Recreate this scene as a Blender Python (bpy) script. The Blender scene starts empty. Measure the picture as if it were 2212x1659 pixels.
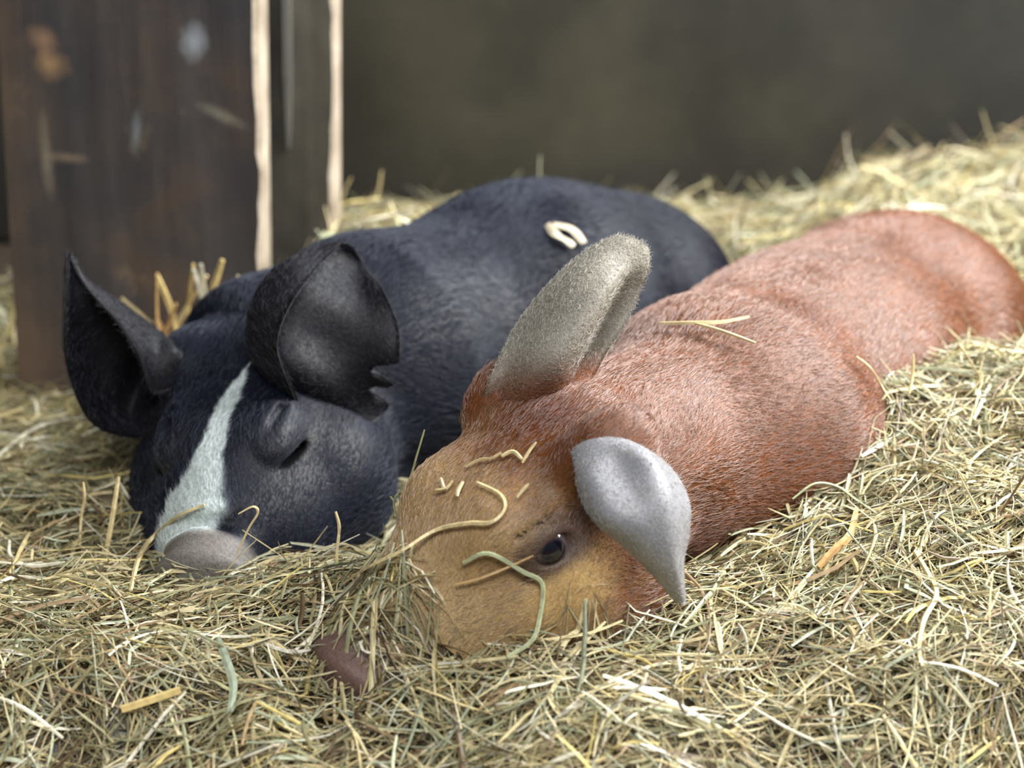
import bpy, math
import numpy as np
from mathutils import Vector, Matrix

rng = np.random.default_rng(7)
C = bpy.context.scene.collection
scene = bpy.context.scene

# ------------------------------------------------------------------ camera
PITCH = math.radians(20.0)
CAM_H = 0.75
HFOV = math.radians(28.0)
FPX = 2212 / (2 * math.tan(HFOV / 2))
cam_data = bpy.data.cameras.new('camera')
cam = bpy.data.objects.new('camera', cam_data)
C.objects.link(cam)
cam.location = (0, 0, CAM_H)
cam.rotation_euler = (math.radians(90) - PITCH, 0, 0)
cam_data.sensor_width = 36
cam_data.lens = 18 / math.tan(HFOV / 2)
cam_data.clip_start = 0.05
cam_data.dof.use_dof = True
cam_data.dof.focus_distance = 1.56
cam_data.dof.aperture_fstop = 3.6
scene.camera = cam

# ------------------------------------------------------------------ light
vs = scene.view_settings
vs.view_transform = 'Standard'
vs.look = 'None'
vs.gamma = 1
vs.use_curve_mapping = False
vs.exposure = 0.22
world = bpy.data.worlds.new('world')
scene.world = world
world.use_nodes = True
world.node_tree.nodes['Background'].inputs[0].default_value = (0.80, 0.90, 1.0, 1)
world.node_tree.nodes['Background'].inputs[1].default_value = 0.15


def area_light(name, loc, target, size, size_y, power, color):
    d = bpy.data.lights.new(name, 'AREA')
    d.shape = 'RECTANGLE'
    d.size = size
    d.size_y = size_y
    d.energy = power
    d.color = color
    o = bpy.data.objects.new(name, d)
    C.objects.link(o)
    o.location = loc
    o.rotation_euler = (Vector(target) - Vector(loc)).to_track_quat('-Z', 'Y').to_euler()
    return o


# daylight through the barn door on the right, and an added fill lamp behind the viewer
area_light('door_daylight', (1.75, 1.80, 1.45), (0.1, 1.75, 0.1), 0.9, 1.1, 100, (1.0, 0.98, 0.96))
area_light('front_fill_light', (0.25, -0.5, 2.3), (0.0, 1.6, 0.1), 1.5, 0.8, 58, (0.97, 0.98, 1.0))
# unseen lamp added high by the back wall for sheen on the coats
area_light('back_sheen_light', (1.0, 2.70, 1.45), (0.15, 1.75, 0.1), 1.1, 0.7, 55, (0.88, 0.94, 1.0))


# ------------------------------------------------------------------ helpers
def ray_dir(px, py):
    xc = (px - 1106) / FPX
    yc = -(py - 829.5) / FPX
    c, s = math.cos(PITCH), math.sin(PITCH)
    return np.array([xc, c + yc * s, -s + yc * c])


def at(px, py, Y):
    """world point seen at that place of the photograph, at depth Y from the viewer"""
    d = ray_dir(px, py)
    t = Y / d[1]
    return np.array([0, 0, CAM_H]) + d * t


def lin(r, g, b):
    def f(c):
        c = c / 255.0
        return c / 12.92 if c <= 0.04045 else ((c + 0.055) / 1.055) ** 2.4
    return np.array([f(r), f(g), f(b)])


def nrm(v):
    v = np.asarray(v, dtype=float)
    return v / np.linalg.norm(v, axis=-1, keepdims=True)


def sstep(a, b, x):
    t = np.clip((x - a) / (b - a), 0, 1)
    return t * t * (3 - 2 * t)


# smooth value noise on points, used for uneven shapes and coat variation
_perm = np.random.default_rng(3).random((64, 64, 64)).astype(np.float32)


def vnoise(p, scale):
    q = np.asarray(p) * scale + 100.0
    i = np.floor(q).astype(int)
    f = q - i
    f = f * f * (3 - 2 * f)
    r = 0
    for dx in (0, 1):
        for dy in (0, 1):
            for dz in (0, 1):
                w = (f[..., 0] if dx else 1 - f[..., 0]) * (f[..., 1] if dy else 1 - f[..., 1]) * (f[..., 2] if dz else 1 - f[..., 2])
                r = r + w * _perm[(i[..., 0] + dx) % 64, (i[..., 1] + dy) % 64, (i[..., 2] + dz) % 64]
    return r


def mesh_obj(name, verts, faces, mat, parent=None, col=None, smooth=True, nper=4):
    """one mesh object from numpy arrays (all faces with the same corner count, or a plain list)"""
    me = bpy.data.meshes.new(name)
    verts = np.asarray(verts, dtype=np.float32)
    if isinstance(faces, np.ndarray):
        nf = len(faces)
        k = faces.shape[1]
        me.vertices.add(len(verts))
        me.vertices.foreach_set('co', verts.ravel())
        me.loops.add(nf * k)
        me.loops.foreach_set('vertex_index', faces.astype(np.int32).ravel())
        me.polygons.add(nf)
        me.polygons.foreach_set('loop_start', np.arange(0, nf * k, k, dtype=np.int32))
        me.update(calc_edges=True)
        me.validate()
    else:
        me.from_pydata(verts.tolist(), [], faces)
        me.update()
    me.polygons.foreach_set('use_smooth', np.full(len(me.polygons), smooth))
    if col is not None:
        a = me.color_attributes.new('Col', 'FLOAT_COLOR', 'POINT')
        c4 = np.ones((len(verts), 4), dtype=np.float32)
        c4[:, :3] = col
        a.data.foreach_set('color', c4.ravel())
    me.materials.append(mat)
    o = bpy.data.objects.new(name, me)
    C.objects.link(o)
    if parent is not None:
        o.parent = parent
    return o


def tag(o, label=None, cat=None, group=None, kind=None):
    if label: o['label'] = label
    if cat: o['category'] = cat
    if group: o['group'] = group
    if kind: o['kind'] = kind
    return o


def empty(name, loc):
    o = bpy.data.objects.new(name, None)
    o.empty_display_size = 0.05
    C.objects.link(o)
    o.location = loc
    return o


def box_mesh(x0, x1, y0, y1, z0, z1):
    v = [(x, y, z) for x in (x0, x1) for y in (y0, y1) for z in (z0, z1)]
    f = [(0, 1, 3, 2), (4, 6, 7, 5), (0, 4, 5, 1), (2, 3, 7, 6), (0, 2, 6, 4), (1, 5, 7, 3)]
    return v, f


def catmull(P, u):
    """Catmull-Rom through rows of P (n,...) at parameters u in 0..n-1"""
    P = np.asarray(P, dtype=float)
    n = len(P)
    u = np.clip(np.asarray(u, dtype=float), 0, n - 1 - 1e-9)
    i = np.floor(u).astype(int)
    t = (u - i).reshape((-1,) + (1,) * (P.ndim - 1))
    ext = np.concatenate([2 * P[:1] - P[1:2], P, 2 * P[-1:] - P[-2:-1]])
    p0, p1, p2, p3 = ext[i], ext[i + 1], ext[i + 2], ext[i + 3]
    return 0.5 * ((2 * p1) + (-p0 + p2) * t + (2 * p0 - 5 * p1 + 4 * p2 - p3) * t ** 2 + (-p0 + 3 * p1 - 3 * p2 + p3) * t ** 3)


# ------------------------------------------------------------------ materials
class NT:
    def __init__(self, name):
        self.mat = bpy.data.materials.new(name)
        self.mat.use_nodes = True
        self.t = self.mat.node_tree
        self.b = self.t.nodes['Principled BSDF']

    def n(self, kind, **kw):
        nd = self.t.nodes.new(kind)
        for k, v in kw.items():
            if k.startswith('i_'):
                nd.inputs[k[2:].replace('_', ' ')].default_value = v
            else:
                setattr(nd, k, v)
        return nd

    def l(self, a, b):
        self.t.links.new(a, b)

    def ramp(self, src, stops):
        r = self.n('ShaderNodeValToRGB')
        e = r.color_ramp.elements
        while len(e) < len(stops):
            e.new(0.5)
        for el, (p, c) in zip(e, stops):
            el.position = p
            el.color = (*c, 1) if len(c) == 3 else c
        self.l(src, r.inputs[0])
        return r.outputs[0]

    def mix(self, fac, a, b, mode='MIX'):
        m = self.n('ShaderNodeMix', data_type='RGBA', blend_type=mode)
        for sock, val in ((m.inputs[0], fac), (m.inputs[6], a), (m.inputs[7], b)):
            if hasattr(val, 'is_output'):
                self.l(val, sock)
            elif isinstance(val, (int, float)):
                sock.default_value = val
            else:
                sock.default_value = (*val, 1)
        return m.outputs[2]

    def set(self, **kw):
        for k, v in kw.items():
            s = self.b.inputs[k.replace('_', ' ')]
            if hasattr(v, 'is_output'):
                self.l(v, s)
            else:
                s.default_value = v
        return self


def coat_mat(name, rough, spec, bump=0.25, bump_scale=420, sheen=0.0, sheen_col=(1, 1, 1)):
    """short animal coat or skin: colour from the mesh, fine uneven relief"""
    m = NT(name)
    a = m.n('ShaderNodeAttribute', attribute_name='Col')
    tc = m.n('ShaderNodeTexCoord')
    nz = m.n('ShaderNodeTexNoise', i_Scale=bump_scale, i_Detail=3.0)
    m.l(tc.outputs['Object'], nz.inputs['Vector'])
    var = m.ramp(nz.outputs['Fac'], [(0.3, (0.72, 0.72, 0.72)), (0.7, (1.2, 1.2, 1.2))])
    colr = m.mix(1.0, a.outputs['Color'], var, 'MULTIPLY')
    bp = m.n('ShaderNodeBump', i_Strength=bump, i_Distance=0.002)
    m.l(nz.outputs['Fac'], bp.inputs['Height'])
    m.set(Base_Color=colr, Roughness=rough, Specular_IOR_Level=spec, Normal=bp.outputs['Normal'],
          Sheen_Weight=sheen, Sheen_Roughness=0.45, Sheen_Tint=(*sheen_col, 1))
    return m.mat


def hair_mat(name, rough, spec, sheen=0.0, gloss=.2, tint=(.8, .84, .95)):
    """short bristles: matt root colour with a glossy lengthwise reflection"""
    m = NT(name)
    a = m.n('ShaderNodeAttribute', attribute_name='Col')
    m.set(Base_Color=a.outputs['Color'], Roughness=rough, Specular_IOR_Level=spec, Sheen_Weight=sheen)
    h = m.n('ShaderNodeBsdfHair', component='Reflection')
    h.inputs['Color'].default_value = (*tint, 1)
    h.inputs['RoughnessU'].default_value = .14
    h.inputs['RoughnessV'].default_value = .30
    mx = m.n('ShaderNodeMixShader')
    mx.inputs[0].default_value = gloss
    m.l(m.b.outputs[0], mx.inputs[1]); m.l(h.outputs[0], mx.inputs[2])
    m.l(mx.outputs[0], m.t.nodes['Material Output'].inputs[0])
    return m.mat


def hay_mat(name):
    m = NT(name)
    a = m.n('ShaderNodeAttribute', attribute_name='Col')
    tc = m.n('ShaderNodeTexCoord')
    nz = m.n('ShaderNodeTexNoise', i_Scale=160.0, i_Detail=2.0)
    m.l(tc.outputs['Object'], nz.inputs['Vector'])
    var = m.ramp(nz.outputs['Fac'], [(0.3, (0.75, 0.73, 0.7)), (0.7, (1.15, 1.15, 1.12))])
    m.set(Base_Color=m.mix(1.0, a.outputs['Color'], var, 'MULTIPLY'), Roughness=0.42, Specular_IOR_Level=0.45)
    return m.mat


def solid_mat(name, col, rough=0.5, spec=0.5):
    m = NT(name)
    m.set(Base_Color=(*col, 1), Roughness=rough, Specular_IOR_Level=spec)
    return m.mat


def timber_mat(name, base, scuff, scuff_amt, scale=6.0, grain_axis=(18, 18, 1.5), spots=(), strip=None):
    m = NT(name)
    tc = m.n('ShaderNodeTexCoord')
    mp = m.n('ShaderNodeMapping')
    mp.inputs['Scale'].default_value = grain_axis
    m.l(tc.outputs['Object'], mp.inputs['Vector'])
    g = m.n('ShaderNodeTexNoise', i_Scale=2.0, i_Detail=5.0, i_Roughness=0.6)
    m.l(mp.outputs['Vector'], g.inputs['Vector'])
    blot = m.n('ShaderNodeTexNoise', i_Scale=scale, i_Detail=4.0, i_Roughness=0.6)
    m.l(tc.outputs['Object'], blot.inputs['Vector'])
    c = m.ramp(blot.outputs['Fac'], [(0.30, base[0]), (0.5, base[1]), (0.72, base[2])])
    gr = m.ramp(g.outputs['Fac'], [(0.3, (0.7, 0.7, 0.7)), (0.7, (1.25, 1.25, 1.25))])
    c = m.mix(1.0, c, gr, 'MULTIPLY')
    mp2 = m.n('ShaderNodeMapping')
    mp2.inputs['Scale'].default_value = (1.0, 1.0, 0.6)
    m.l(tc.outputs['Object'], mp2.inputs['Vector'])
    sc = m.n('ShaderNodeTexNoise', i_Scale=19.0, i_Detail=7.0, i_Roughness=0.72)
    m.l(mp2.outputs['Vector'], sc.inputs['Vector'])
    msk = m.ramp(sc.outputs['Fac'], [(0.60, (0, 0, 0)), (0.72, (scuff_amt,) * 3)])
    c = m.mix(msk, c, scuff)
    if strip is not None:            # bare brown wood down one edge
        x0, x1, colr = strip
        sp = m.n('ShaderNodeSeparateXYZ'); m.l(tc.outputs['Object'], sp.inputs[0])
        mr = m.n('ShaderNodeMapRange'); mr.inputs[1].default_value = x1; mr.inputs[2].default_value = x0
        m.l(sp.outputs[0], mr.inputs[0])
        mu = m.n('ShaderNodeMath', operation='MULTIPLY'); m.l(mr.outputs[0], mu.inputs[0]); m.l(blot.outputs['Fac'], mu.inputs[1])
        c = m.mix(m.ramp(mu.outputs[0], [(.15, (0, 0, 0)), (.55, (.65, .65, .65))]), c, colr)
    for cx, cz, rx, rz, tilt, colr in spots:      # chips where the stain is knocked off
        v1 = m.n('ShaderNodeMapping', vector_type='TEXTURE')
        v1.inputs['Location'].default_value = (cx, 0, cz)
        v1.inputs['Rotation'].default_value = (0, tilt, 0)
        v1.inputs['Scale'].default_value = (rx, 1e4, rz)
        m.l(tc.outputs['Object'], v1.inputs['Vector'])
        ln = m.n('ShaderNodeVectorMath', operation='LENGTH'); m.l(v1.outputs[0], ln.inputs[0])
        ad = m.n('ShaderNodeMath', operation='MULTIPLY_ADD'); m.l(ln.outputs['Value'], ad.inputs[0]); ad.inputs[1].default_value = .36; m.l(sc.outputs['Fac'], ad.inputs[2])
        c = m.mix(m.ramp(ad.outputs[0], [(.45, (.75, .75, .75)), (.95, (0, 0, 0))]), c, colr)
    bp = m.n('ShaderNodeBump', i_Strength=0.4, i_Distance=0.004)
    m.l(g.outputs['Fac'], bp.inputs['Height'])
    m.set(Base_Color=c, Roughness=0.55, Specular_IOR_Level=0.35, Normal=bp.outputs['Normal'])
    return m


# ------------------------------------------------------------------ signed distance modelling of the animals
def smin(a, b, k):
    h = np.clip(0.5 + 0.5 * (b - a) / k, 0, 1)
    return b * (1 - h) + a * h - k * h * (1 - h)


def smax(a, b, k):
    return -smin(-a, -b, k)


def sd_ell(p, c, r):
    q = p - c
    k0 = np.sqrt(((q / r) ** 2).sum(-1))
    k1 = np.sqrt(((q / (np.asarray(r) ** 2)) ** 2).sum(-1)) + 1e-9
    return k0 * (k0 - 1) / k1


def sd_cone(p, a, b, ra, rb):
    ba = b - a
    t = np.clip(((p - a) @ ba) / (ba @ ba), 0, 1)
    return np.linalg.norm(p - a - t[..., None] * ba, axis=-1) - (ra + (rb - ra) * t)


class Pig:
    """frame: O poll, n along the face to the snout, e to the animal's right, u out of the forehead"""

    def __init__(self, O, n, e, S):
        self.O = np.asarray(O, float)
        self.n = nrm(n)
        e = np.asarray(e, float)
        self.e = nrm(e - (e @ self.n) * self.n)
        self.u = np.cross(self.e, self.n)
        self.S = S
        self.prims = []      # (op, func, k)
        self.R = np.stack([self.n, self.e, self.u], axis=1)

    def hw(self, a, b, c):   # head coordinates -> world
        return self.O + self.R @ (np.array([a, b, c]) * self.S)

    def to_head(self, p):
        return ((p - self.O) @ self.R) / self.S

    def hell(self, c, r, k, rot=None, op='+'):
        c = np.array(c, float); r = np.array(r, float)
        def f(p, c=c, r=r):
            q = self.to_head(p)
            if rot is not None:
                q = (q - c) @ rot
                return sd_ell(q, 0 * c, r) * self.S
            return sd_ell(q, c, r) * self.S
        self.prims.append((op, f, k))

    def hcone(self, a, b, ra, rb, k, op='+'):
        a = self.hw(*a); b = self.hw(*b)
        self.cone(a, b, ra * self.S, rb * self.S, k, op)

    def cone(self, a, b, ra, rb, k, op='+'):
        a = np.asarray(a, float); b = np.asarray(b, float)
        self.prims.append((op, lambda p: sd_cone(p, a, b, ra, rb), k))

    def ell(self, c, r, k, ax=None, op='+'):
        """ellipsoid with first axis along ax (horizontal heading), world up third"""
        c = np.asarray(c, float); r = np.asarray(r, float)
        ax = nrm(np.asarray(ax if ax is not None else (1, 0, 0), float))
        b = nrm(np.cross((0, 0, 1), ax))
        M = np.stack([ax, b, np.cross(ax, b)], axis=1)
        self.prims.append((op, lambda p: sd_ell((p - c) @ M, 0 * c, r), k))

    def sdf(self, p):
        d = None
        for op, f, k in self.prims:
            v = f(p)
            if d is None:
                d = v
            elif op == '+':
                d = smin(d, v, k)
            else:
                d = smax(d, -v, k)
        return d

    def grad(self, p, h=8e-4):
        g = np.stack([self.sdf(p + np.eye(3)[i] * h) - self.sdf(p - np.eye(3)[i] * h) for i in range(3)], axis=-1)
        return g / (2 * h)

    def surface(self, lo, hi, h):
        """surface nets on a lattice, fine values only near the surface"""
        lo = np.asarray(lo, float)
        B = 8
        nb = np.ceil((np.asarray(hi) - lo) / (h * B)).astype(int)
        n = nb * B + 1
        D = np.ones(n, dtype=np.float32)
        cz = np.stack(np.meshgrid(*[np.arange(k) for k in nb], indexing='ij'), -1).reshape(-1, 3)
        cen = lo + (cz + 0.5) * h * B
        dc = self.sdf(cen)
        rad = h * B * 0.5 * math.sqrt(3) * 1.6 + 0.012
        for k in np.nonzero(dc < 0)[0]:
            a = cz[k] * B
            D[a[0]:a[0] + B + 1, a[1]:a[1] + B + 1, a[2]:a[2] + B + 1] = -1
        act = cz[np.abs(dc) < rad]
        loc = np.stack(np.meshgrid(*[np.arange(B + 1)] * 3, indexing='ij'), -1).reshape(-1, 3)
        for s in range(0, len(act), 256):
            blk = act[s:s + 256]
            idx = (blk[:, None, :] * B + loc[None]).reshape(-1, 3)
            D[idx[:, 0], idx[:, 1], idx[:, 2]] = self.sdf(lo + idx * h)
        ins = D < 0
        cnt = np.zeros(np.array(n) - 1, dtype=np.int8)
        for dx in (0, 1):
            for dy in (0, 1):
                for dz in (0, 1):
                    cnt += ins[dx:n[0] - 1 + dx, dy:n[1] - 1 + dy, dz:n[2] - 1 + dz]
        cells = np.argwhere((cnt > 0) & (cnt < 8))
        vid = -np.ones(cnt.shape, dtype=np.int64)
        vid[cells[:, 0], cells[:, 1], cells[:, 2]] = np.arange(len(cells))
        P = lo + (cells + 0.5) * h
        faces = []
        for ax in range(3):
            sl0 = [slice(None)] * 3; sl1 = [slice(None)] * 3
            sl0[ax] = slice(0, -1); sl1[ax] = slice(1, None)
            a = ins[tuple(sl0)]; b = ins[tuple(sl1)]
            for flip in (0, 1):
                ed = np.argwhere((a & ~b) if flip == 0 else (~a & b))
                u, v = (ax + 1) % 3, (ax + 2) % 3
                ok = (ed[:, u] > 0) & (ed[:, v] > 0) & (ed[:, u] < n[u] - 1) & (ed[:, v] < n[v] - 1)
                ed = ed[ok]
                q = []
                for du, dv in ((-1, -1), (0, -1), (0, 0), (-1, 0)):
                    t = ed.copy(); t[:, u] += du; t[:, v] += dv
                    q.append(vid[t[:, 0], t[:, 1], t[:, 2]])
                q = np.stack(q, 1)
                if flip: q = q[:, ::-1]
                faces.append(q)
        F = np.concatenate(faces)
        F = F[(F >= 0).all(1)]
        for _ in range(4):
            d = self.sdf(P); g = self.grad(P)
            gg = (g * g).sum(-1) + 1e-6
            P = P - np.clip(d / gg, -h, h)[:, None] * g
        return P, F

    def trace(self, px, py, t0=1.0, t1=3.2):
        d = nrm(ray_dir(px, py)); o = np.array([0, 0, CAM_H]); t = t0
        for _ in range(90):
            v = float(self.sdf((o + d * t)[None])[0])
            if v < 4e-4: return t
            t += v * 0.8
            if t > t1: return None
        return None


def add_head(pig, eye, closed=False, jowl=1.0):
    """skull, muzzle, jowls, lids, in head units"""
    H, K = pig.hell, pig.hcone
    H((.030, 0, -.055), (.068, .060, .056), .02)
    H((.070, 0, -.050), (.070, .052, .045), .03)
    for s in (-1, 1):
        H((.004, s * .052, -.012), (.034, .022, .026), .03)       # ear root
        H((.078, s * .034, -.020), (.030, .020, .018), .025)      # brow
        H((.050, s * .048 * jowl, -.092), (.064, .036 * jowl, .048 * jowl), .03)       # jowl
        H((.110, s * .030 * jowl, -.090), (.050, .026 * jowl, .036), .03)
        H((.110, s * .030, -.070), (.040, .024, .028), .03)       # cheek bone
    K((.085, 0, -.060), (.185, 0, -.066), .046, .034, .03)        # muzzle
    K((.030, 0, -.115), (.172, 0, -.092), .044, .024, .03)        # jaw
    # nose plate
    c, s_ = math.cos(math.radians(-14)), math.sin(math.radians(-14))
    rot = np.array([[c, 0, -s_], [0, 1, 0], [s_, 0, c]])
    H((.196, 0, -.064), (.013, .037, .032), .008, rot)
    for s in (-1, 1):
        H((.209, s * .014, -.064), (.010, .0065, .009), .004, rot, '-')
    K((.168, -.06, -.036), (.168, .06, -.036), .004, .004, .014, '-')  # crease above the nose plate
    for s in (-1, 1):
        ex, ey, ez = eye[0], s * eye[1], eye[2]
        if closed:
            H((ex, ey * 1.0, ez + .006), (.021, .015, .012), .008)
            H((ex + .002, ey * 1.0, ez - .011), (.019, .014, .009), .008)
            H((ex, ey * 1.26, ez - .004), (.020, .013, .0036), .003, None, '-')
            K((ex - .02, ey * 1.16, ez + .021), (ex + .018, ey * 1.0, ez + .022), .003, .002, .006, '-')
        else:
            H((ex, ey * 1.0, ez), (.020, .014, .017), .010)
            K((ex - .018, ey * 1.12, ez + .014), (ex + .016, ey * 1.0, ez + .017), .002, .0015, .005, '-')
            K((ex - .006, ey * 1.18, ez - .013), (ex + .022, ey * 1.1, ez - .009), .002, .0015, .005, '-')
            H((ex, ey * 1.26, ez - .001), (.0145, .009, .0080), .004, None, '-')


# ================================================================== RED PIG
RP = Pig(at(1200, 880, 1.435), (-.73, -.51, -.447), (-.575, .81, .04), 1.20)
BP = Pig(at(538, 748, 1.68), (-.135, -.93, -.27), (-.95, .27, -.11), 1.14)
RED_EYE = (.068, .051, -.033)
BLACK_EYE = (.096, .037, -.027)

sh = np.array([.188, 1.645, .100]); md = np.array([.275, 1.79, .106]); rp = np.array([.380, 1.94, .090])
ax_r = rp - sh
RP.cone(sh, rp, .112, .119, .02)
RP.ell(sh, (.120, .118, .108), .06, ax_r)
RP.ell(md, (.170, .130, .108), .06, ax_r)
RP.ell(rp, (.125, .132, .114), .05, ax_r)
hb = RP.hw(.0, 0, -.06)
RP.cone(hb, sh + (-.02, -.03, .005), .072, .112, .05)
lat = nrm(np.cross(ax_r, (0, 0, 1)))        # to the animal's left seen from the front = image right
RP.ell(sh + lat * .072 + (0, 0, -.02), (.06, .048, .075), .05, ax_r)     # shoulder blade
RP.ell(rp + lat * .055 + (0.0, 0.0, .005), (.08, .07, .09), .03, ax_r)   # haunch
RP.ell(rp - lat * .055 + (0.0, 0.0, .005), (.08, .07, .09), .03, ax_r)
RP.cone(sh + lat * .08 + (0, 0, -.07), sh + lat * .10 - nrm(ax_r) * .10 + (0, 0, -.095), .036, .022, .02)
RP.cone(sh - lat * .08 + (0, 0, -.07), sh - lat * .10 - nrm(ax_r) * .10 + (0, 0, -.095), .036, .022, .02)
RP.cone(rp + lat * .10 + (0, 0, -.065), rp + lat * .12 - nrm(ax_r) * .13 + (0, 0, -.078), .042, .022, .02)
RP.cone(rp - lat * .10 + (0, 0, -.065), rp - lat * .12 - nrm(ax_r) * .13 + (0, 0, -.078), .042, .022, .02)
add_head(RP, RED_EYE)

# ================================================================== BLACK PIG
sh_b = np.array([-.120, 1.83, .106]); md_b = np.array([.02, 1.96, .100]); rp_b = np.array([.115, 2.04, .095])
ax_b = rp_b - sh_b
BP.cone(sh_b, md_b, .112, .126, .02)
BP.cone(md_b, rp_b, .126, .114, .03)
BP.ell(md_b, (.160, .130, .128), .06, ax_b)
BP.cone(BP.hw(.0, 0, -.06), sh_b + (-.015, -.02, 0), .078, .118, .05)
BP.ell(at(545, 765, 1.775), (.062, .070, .066), .05, ax_b)                # crest of the neck
lat_b = nrm(np.cross(ax_b, (0, 0, 1)))
for s in (-1, 1):
    BP.ell(rp_b + s * lat_b * .05, (.08, .07, .09), .03, ax_b)
    BP.cone(sh_b + s * lat_b * .08 + (0, 0, -.07), sh_b + s * lat_b * .09 - nrm(ax_b) * .09 + (0, 0, -.095), .036, .022, .02)
    BP.cone(rp_b + s * lat_b * .09 + (0, 0, -.065), rp_b + s * lat_b * .11 - nrm(ax_b) * .12 + (0, 0, -.078), .042, .022, .02)
add_head(BP, BLACK_EYE, closed=True, jowl=1.22)


# coat colours -------------------------------------------------------------
def red_color(pig, p):
    q = pig.to_head(p)
    n_ = len(p)
    col = np.tile(lin(108, 60, 24), (n_, 1))
    v = vnoise(p, 35)[:, None]
    col = col * (0.82 + 0.36 * v)
    def blend(c, w):
        nonlocal col
        col = col * (1 - w[:, None]) + c * w[:, None]
    # tan face and muzzle
    w = sstep(.025, .095, q[:, 0] + 0.03 * (vnoise(p, 60) - .5)) * sstep(-.14, -.09, q[:, 2])
    blend(lin(172, 142, 98), w * .9)
    w = sstep(.10, .16, q[:, 0])
    blend(lin(196, 170, 124), w * .7)
    # dark crest between the ears
    d = np.linalg.norm((q - (.005, .0, .0)) / (.035, .03, .03), axis=1)
    blend(lin(84, 36, 22), sstep(1.1, .3, d) * .6)
    for s in (-1, 1):
        ev = np.array([RED_EYE[0], s * RED_EYE[1] * 1.2, RED_EYE[2]])
        dq = q - ev
        d = np.linalg.norm((dq - (.004, 0, -.026)) / (.040, .03, .022), axis=1)
        blend(lin(205, 172, 112), sstep(1.2, .4, d) * .8)
        d = np.linalg.norm(dq / (.030, .03, .0175), axis=1)
        blend(lin(84, 68, 64), sstep(1.25, .55, d + .35 * (vnoise(p, 180) - .5)) * .9)
        # reddish cheek behind the eye
    # snout plate
    w = sstep(.172, .184, q[:, 0])
    blend(lin(118, 92, 84), w)
    return col


def black_color(pig, p):
    q = pig.to_head(p)
    col = np.tile(lin(11, 13, 25), (len(p), 1))
    v = vnoise(p, 40)[:, None]
    col = col * (0.8 + 0.4 * v)
    def blend(c, w):
        nonlocal col
        col = col * (1 - w[:, None]) + c * w[:, None]
    nzv = vnoise(p, 90) - .5
    # white blaze: narrow on the forehead, wide over the snout bridge on the animal's right side
    a = q[:, 0] + .02 * nzv
    cen = np.interp(a, [.02, .06, .10, .13, .15, .19], [-.012, -.004, .000, .006, .016, .022])
    wid = np.interp(a, [.034, .045, .07, .10, .128, .15, .175, .19], [0, .003, .0075, .0085, .014, .030, .034, .034])
    w = sstep(1.15, .8, np.abs(q[:, 1] - cen) / (wid + 1e-4) + .5 * nzv) * (q[:, 2] > -.10)
    blend(lin(196, 205, 202), w * (a > .034))
    w = sstep(.174, .184, q[:, 0])
    blend(lin(118, 112, 106), w)
    for s in (-1, 1):
        ev = np.array([BLACK_EYE[0], s * BLACK_EYE[1] * 1.2, BLACK_EYE[2]])
        d = np.linalg.norm((q - ev) / (.034, .03, .024), axis=1)
        blend(lin(40, 40, 42), sstep(1.3, .5, d) * .7)
        d = np.linalg.norm((q - ev + (0, 0, .004)) / (.021, .03, .005), axis=1)
        blend(lin(5, 5, 8), sstep(1.2, .7, d) * .95)      # shade in the closed lid slit, painted into the colour
    return col


# fur direction: away from the snout, along the body
def flow_dir(pts, chain, nor):
    chain = np.asarray(chain)
    tang = nrm(np.gradient(chain, axis=0))
    seg = []
    for i in range(len(chain)):
        d = ((pts - chain[i]) ** 2).sum(1)
        seg.append(np.exp(-d / (2 * .07 ** 2)) + 1e-12)
    w = np.stack(seg, 1)
    w /= w.sum(1, keepdims=True)
    t = w @ tang
    t = t - (t * nor).sum(1, keepdims=True) * nor
    return nrm(t + 1e-6)


def make_hair(name, parent, origin, roots, dirs, nors, lengths, lift, radius, cols, mat, npts=4, curl=.2):
    n = len(roots)
    hc = bpy.data.hair_curves.new(name)
    hc.add_curves([npts] * n)
    t = np.linspace(0, 1, npts)
    side = np.cross(dirs, nors)
    cj = rng.normal(0, curl, n)
    pos = np.empty((n, npts, 3), dtype=np.float32)
    for k, tk in enumerate(t):
        fw = tk * lengths
        up = lift * lengths * (tk - .55 * tk * tk)
        pos[:, k] = roots + dirs * fw[:, None] + nors * up[:, None] + side * (cj * lengths * tk * tk)[:, None]
    pos -= np.asarray(origin, dtype=np.float32)
    hc.attributes['position'].data.foreach_set('vector', pos.ravel())
    ra = hc.attributes.get('radius') or hc.attributes.new('radius', 'FLOAT', 'POINT')
    rr = np.tile(radius * (1 - .8 * t ** 1.5), n).astype(np.float32)
    ra.data.foreach_set('value', rr)
    ca = hc.attributes.new('Col', 'FLOAT_COLOR', 'CURVE')
    c4 = np.ones((n, 4), dtype=np.float32); c4[:, :3] = cols
    ca.data.foreach_set('color', c4.ravel())
    hc.materials.append(mat)
    o = bpy.data.objects.new(name, hc)
    C.objects.link(o)
    o.parent = parent
    tag(o, kind='stuff')
    return o


def sample_faces(P, F, n, mask=None):
    a = P[F[:, 0]]; b = P[F[:, 1]]; c = P[F[:, 2]]; d = P[F[:, 3]]
    ar = .5 * np.linalg.norm(np.cross(c - a, d - b), axis=1)
    if mask is not None: ar = ar * mask
    ix = rng.choice(len(F), n, p=ar / ar.sum())
    u = rng.random(n)[:, None]; v = rng.random(n)[:, None]
    return a[ix] * (1 - u) * (1 - v) + b[ix] * u * (1 - v) + c[ix] * u * v + d[ix] * (1 - u) * v


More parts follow.
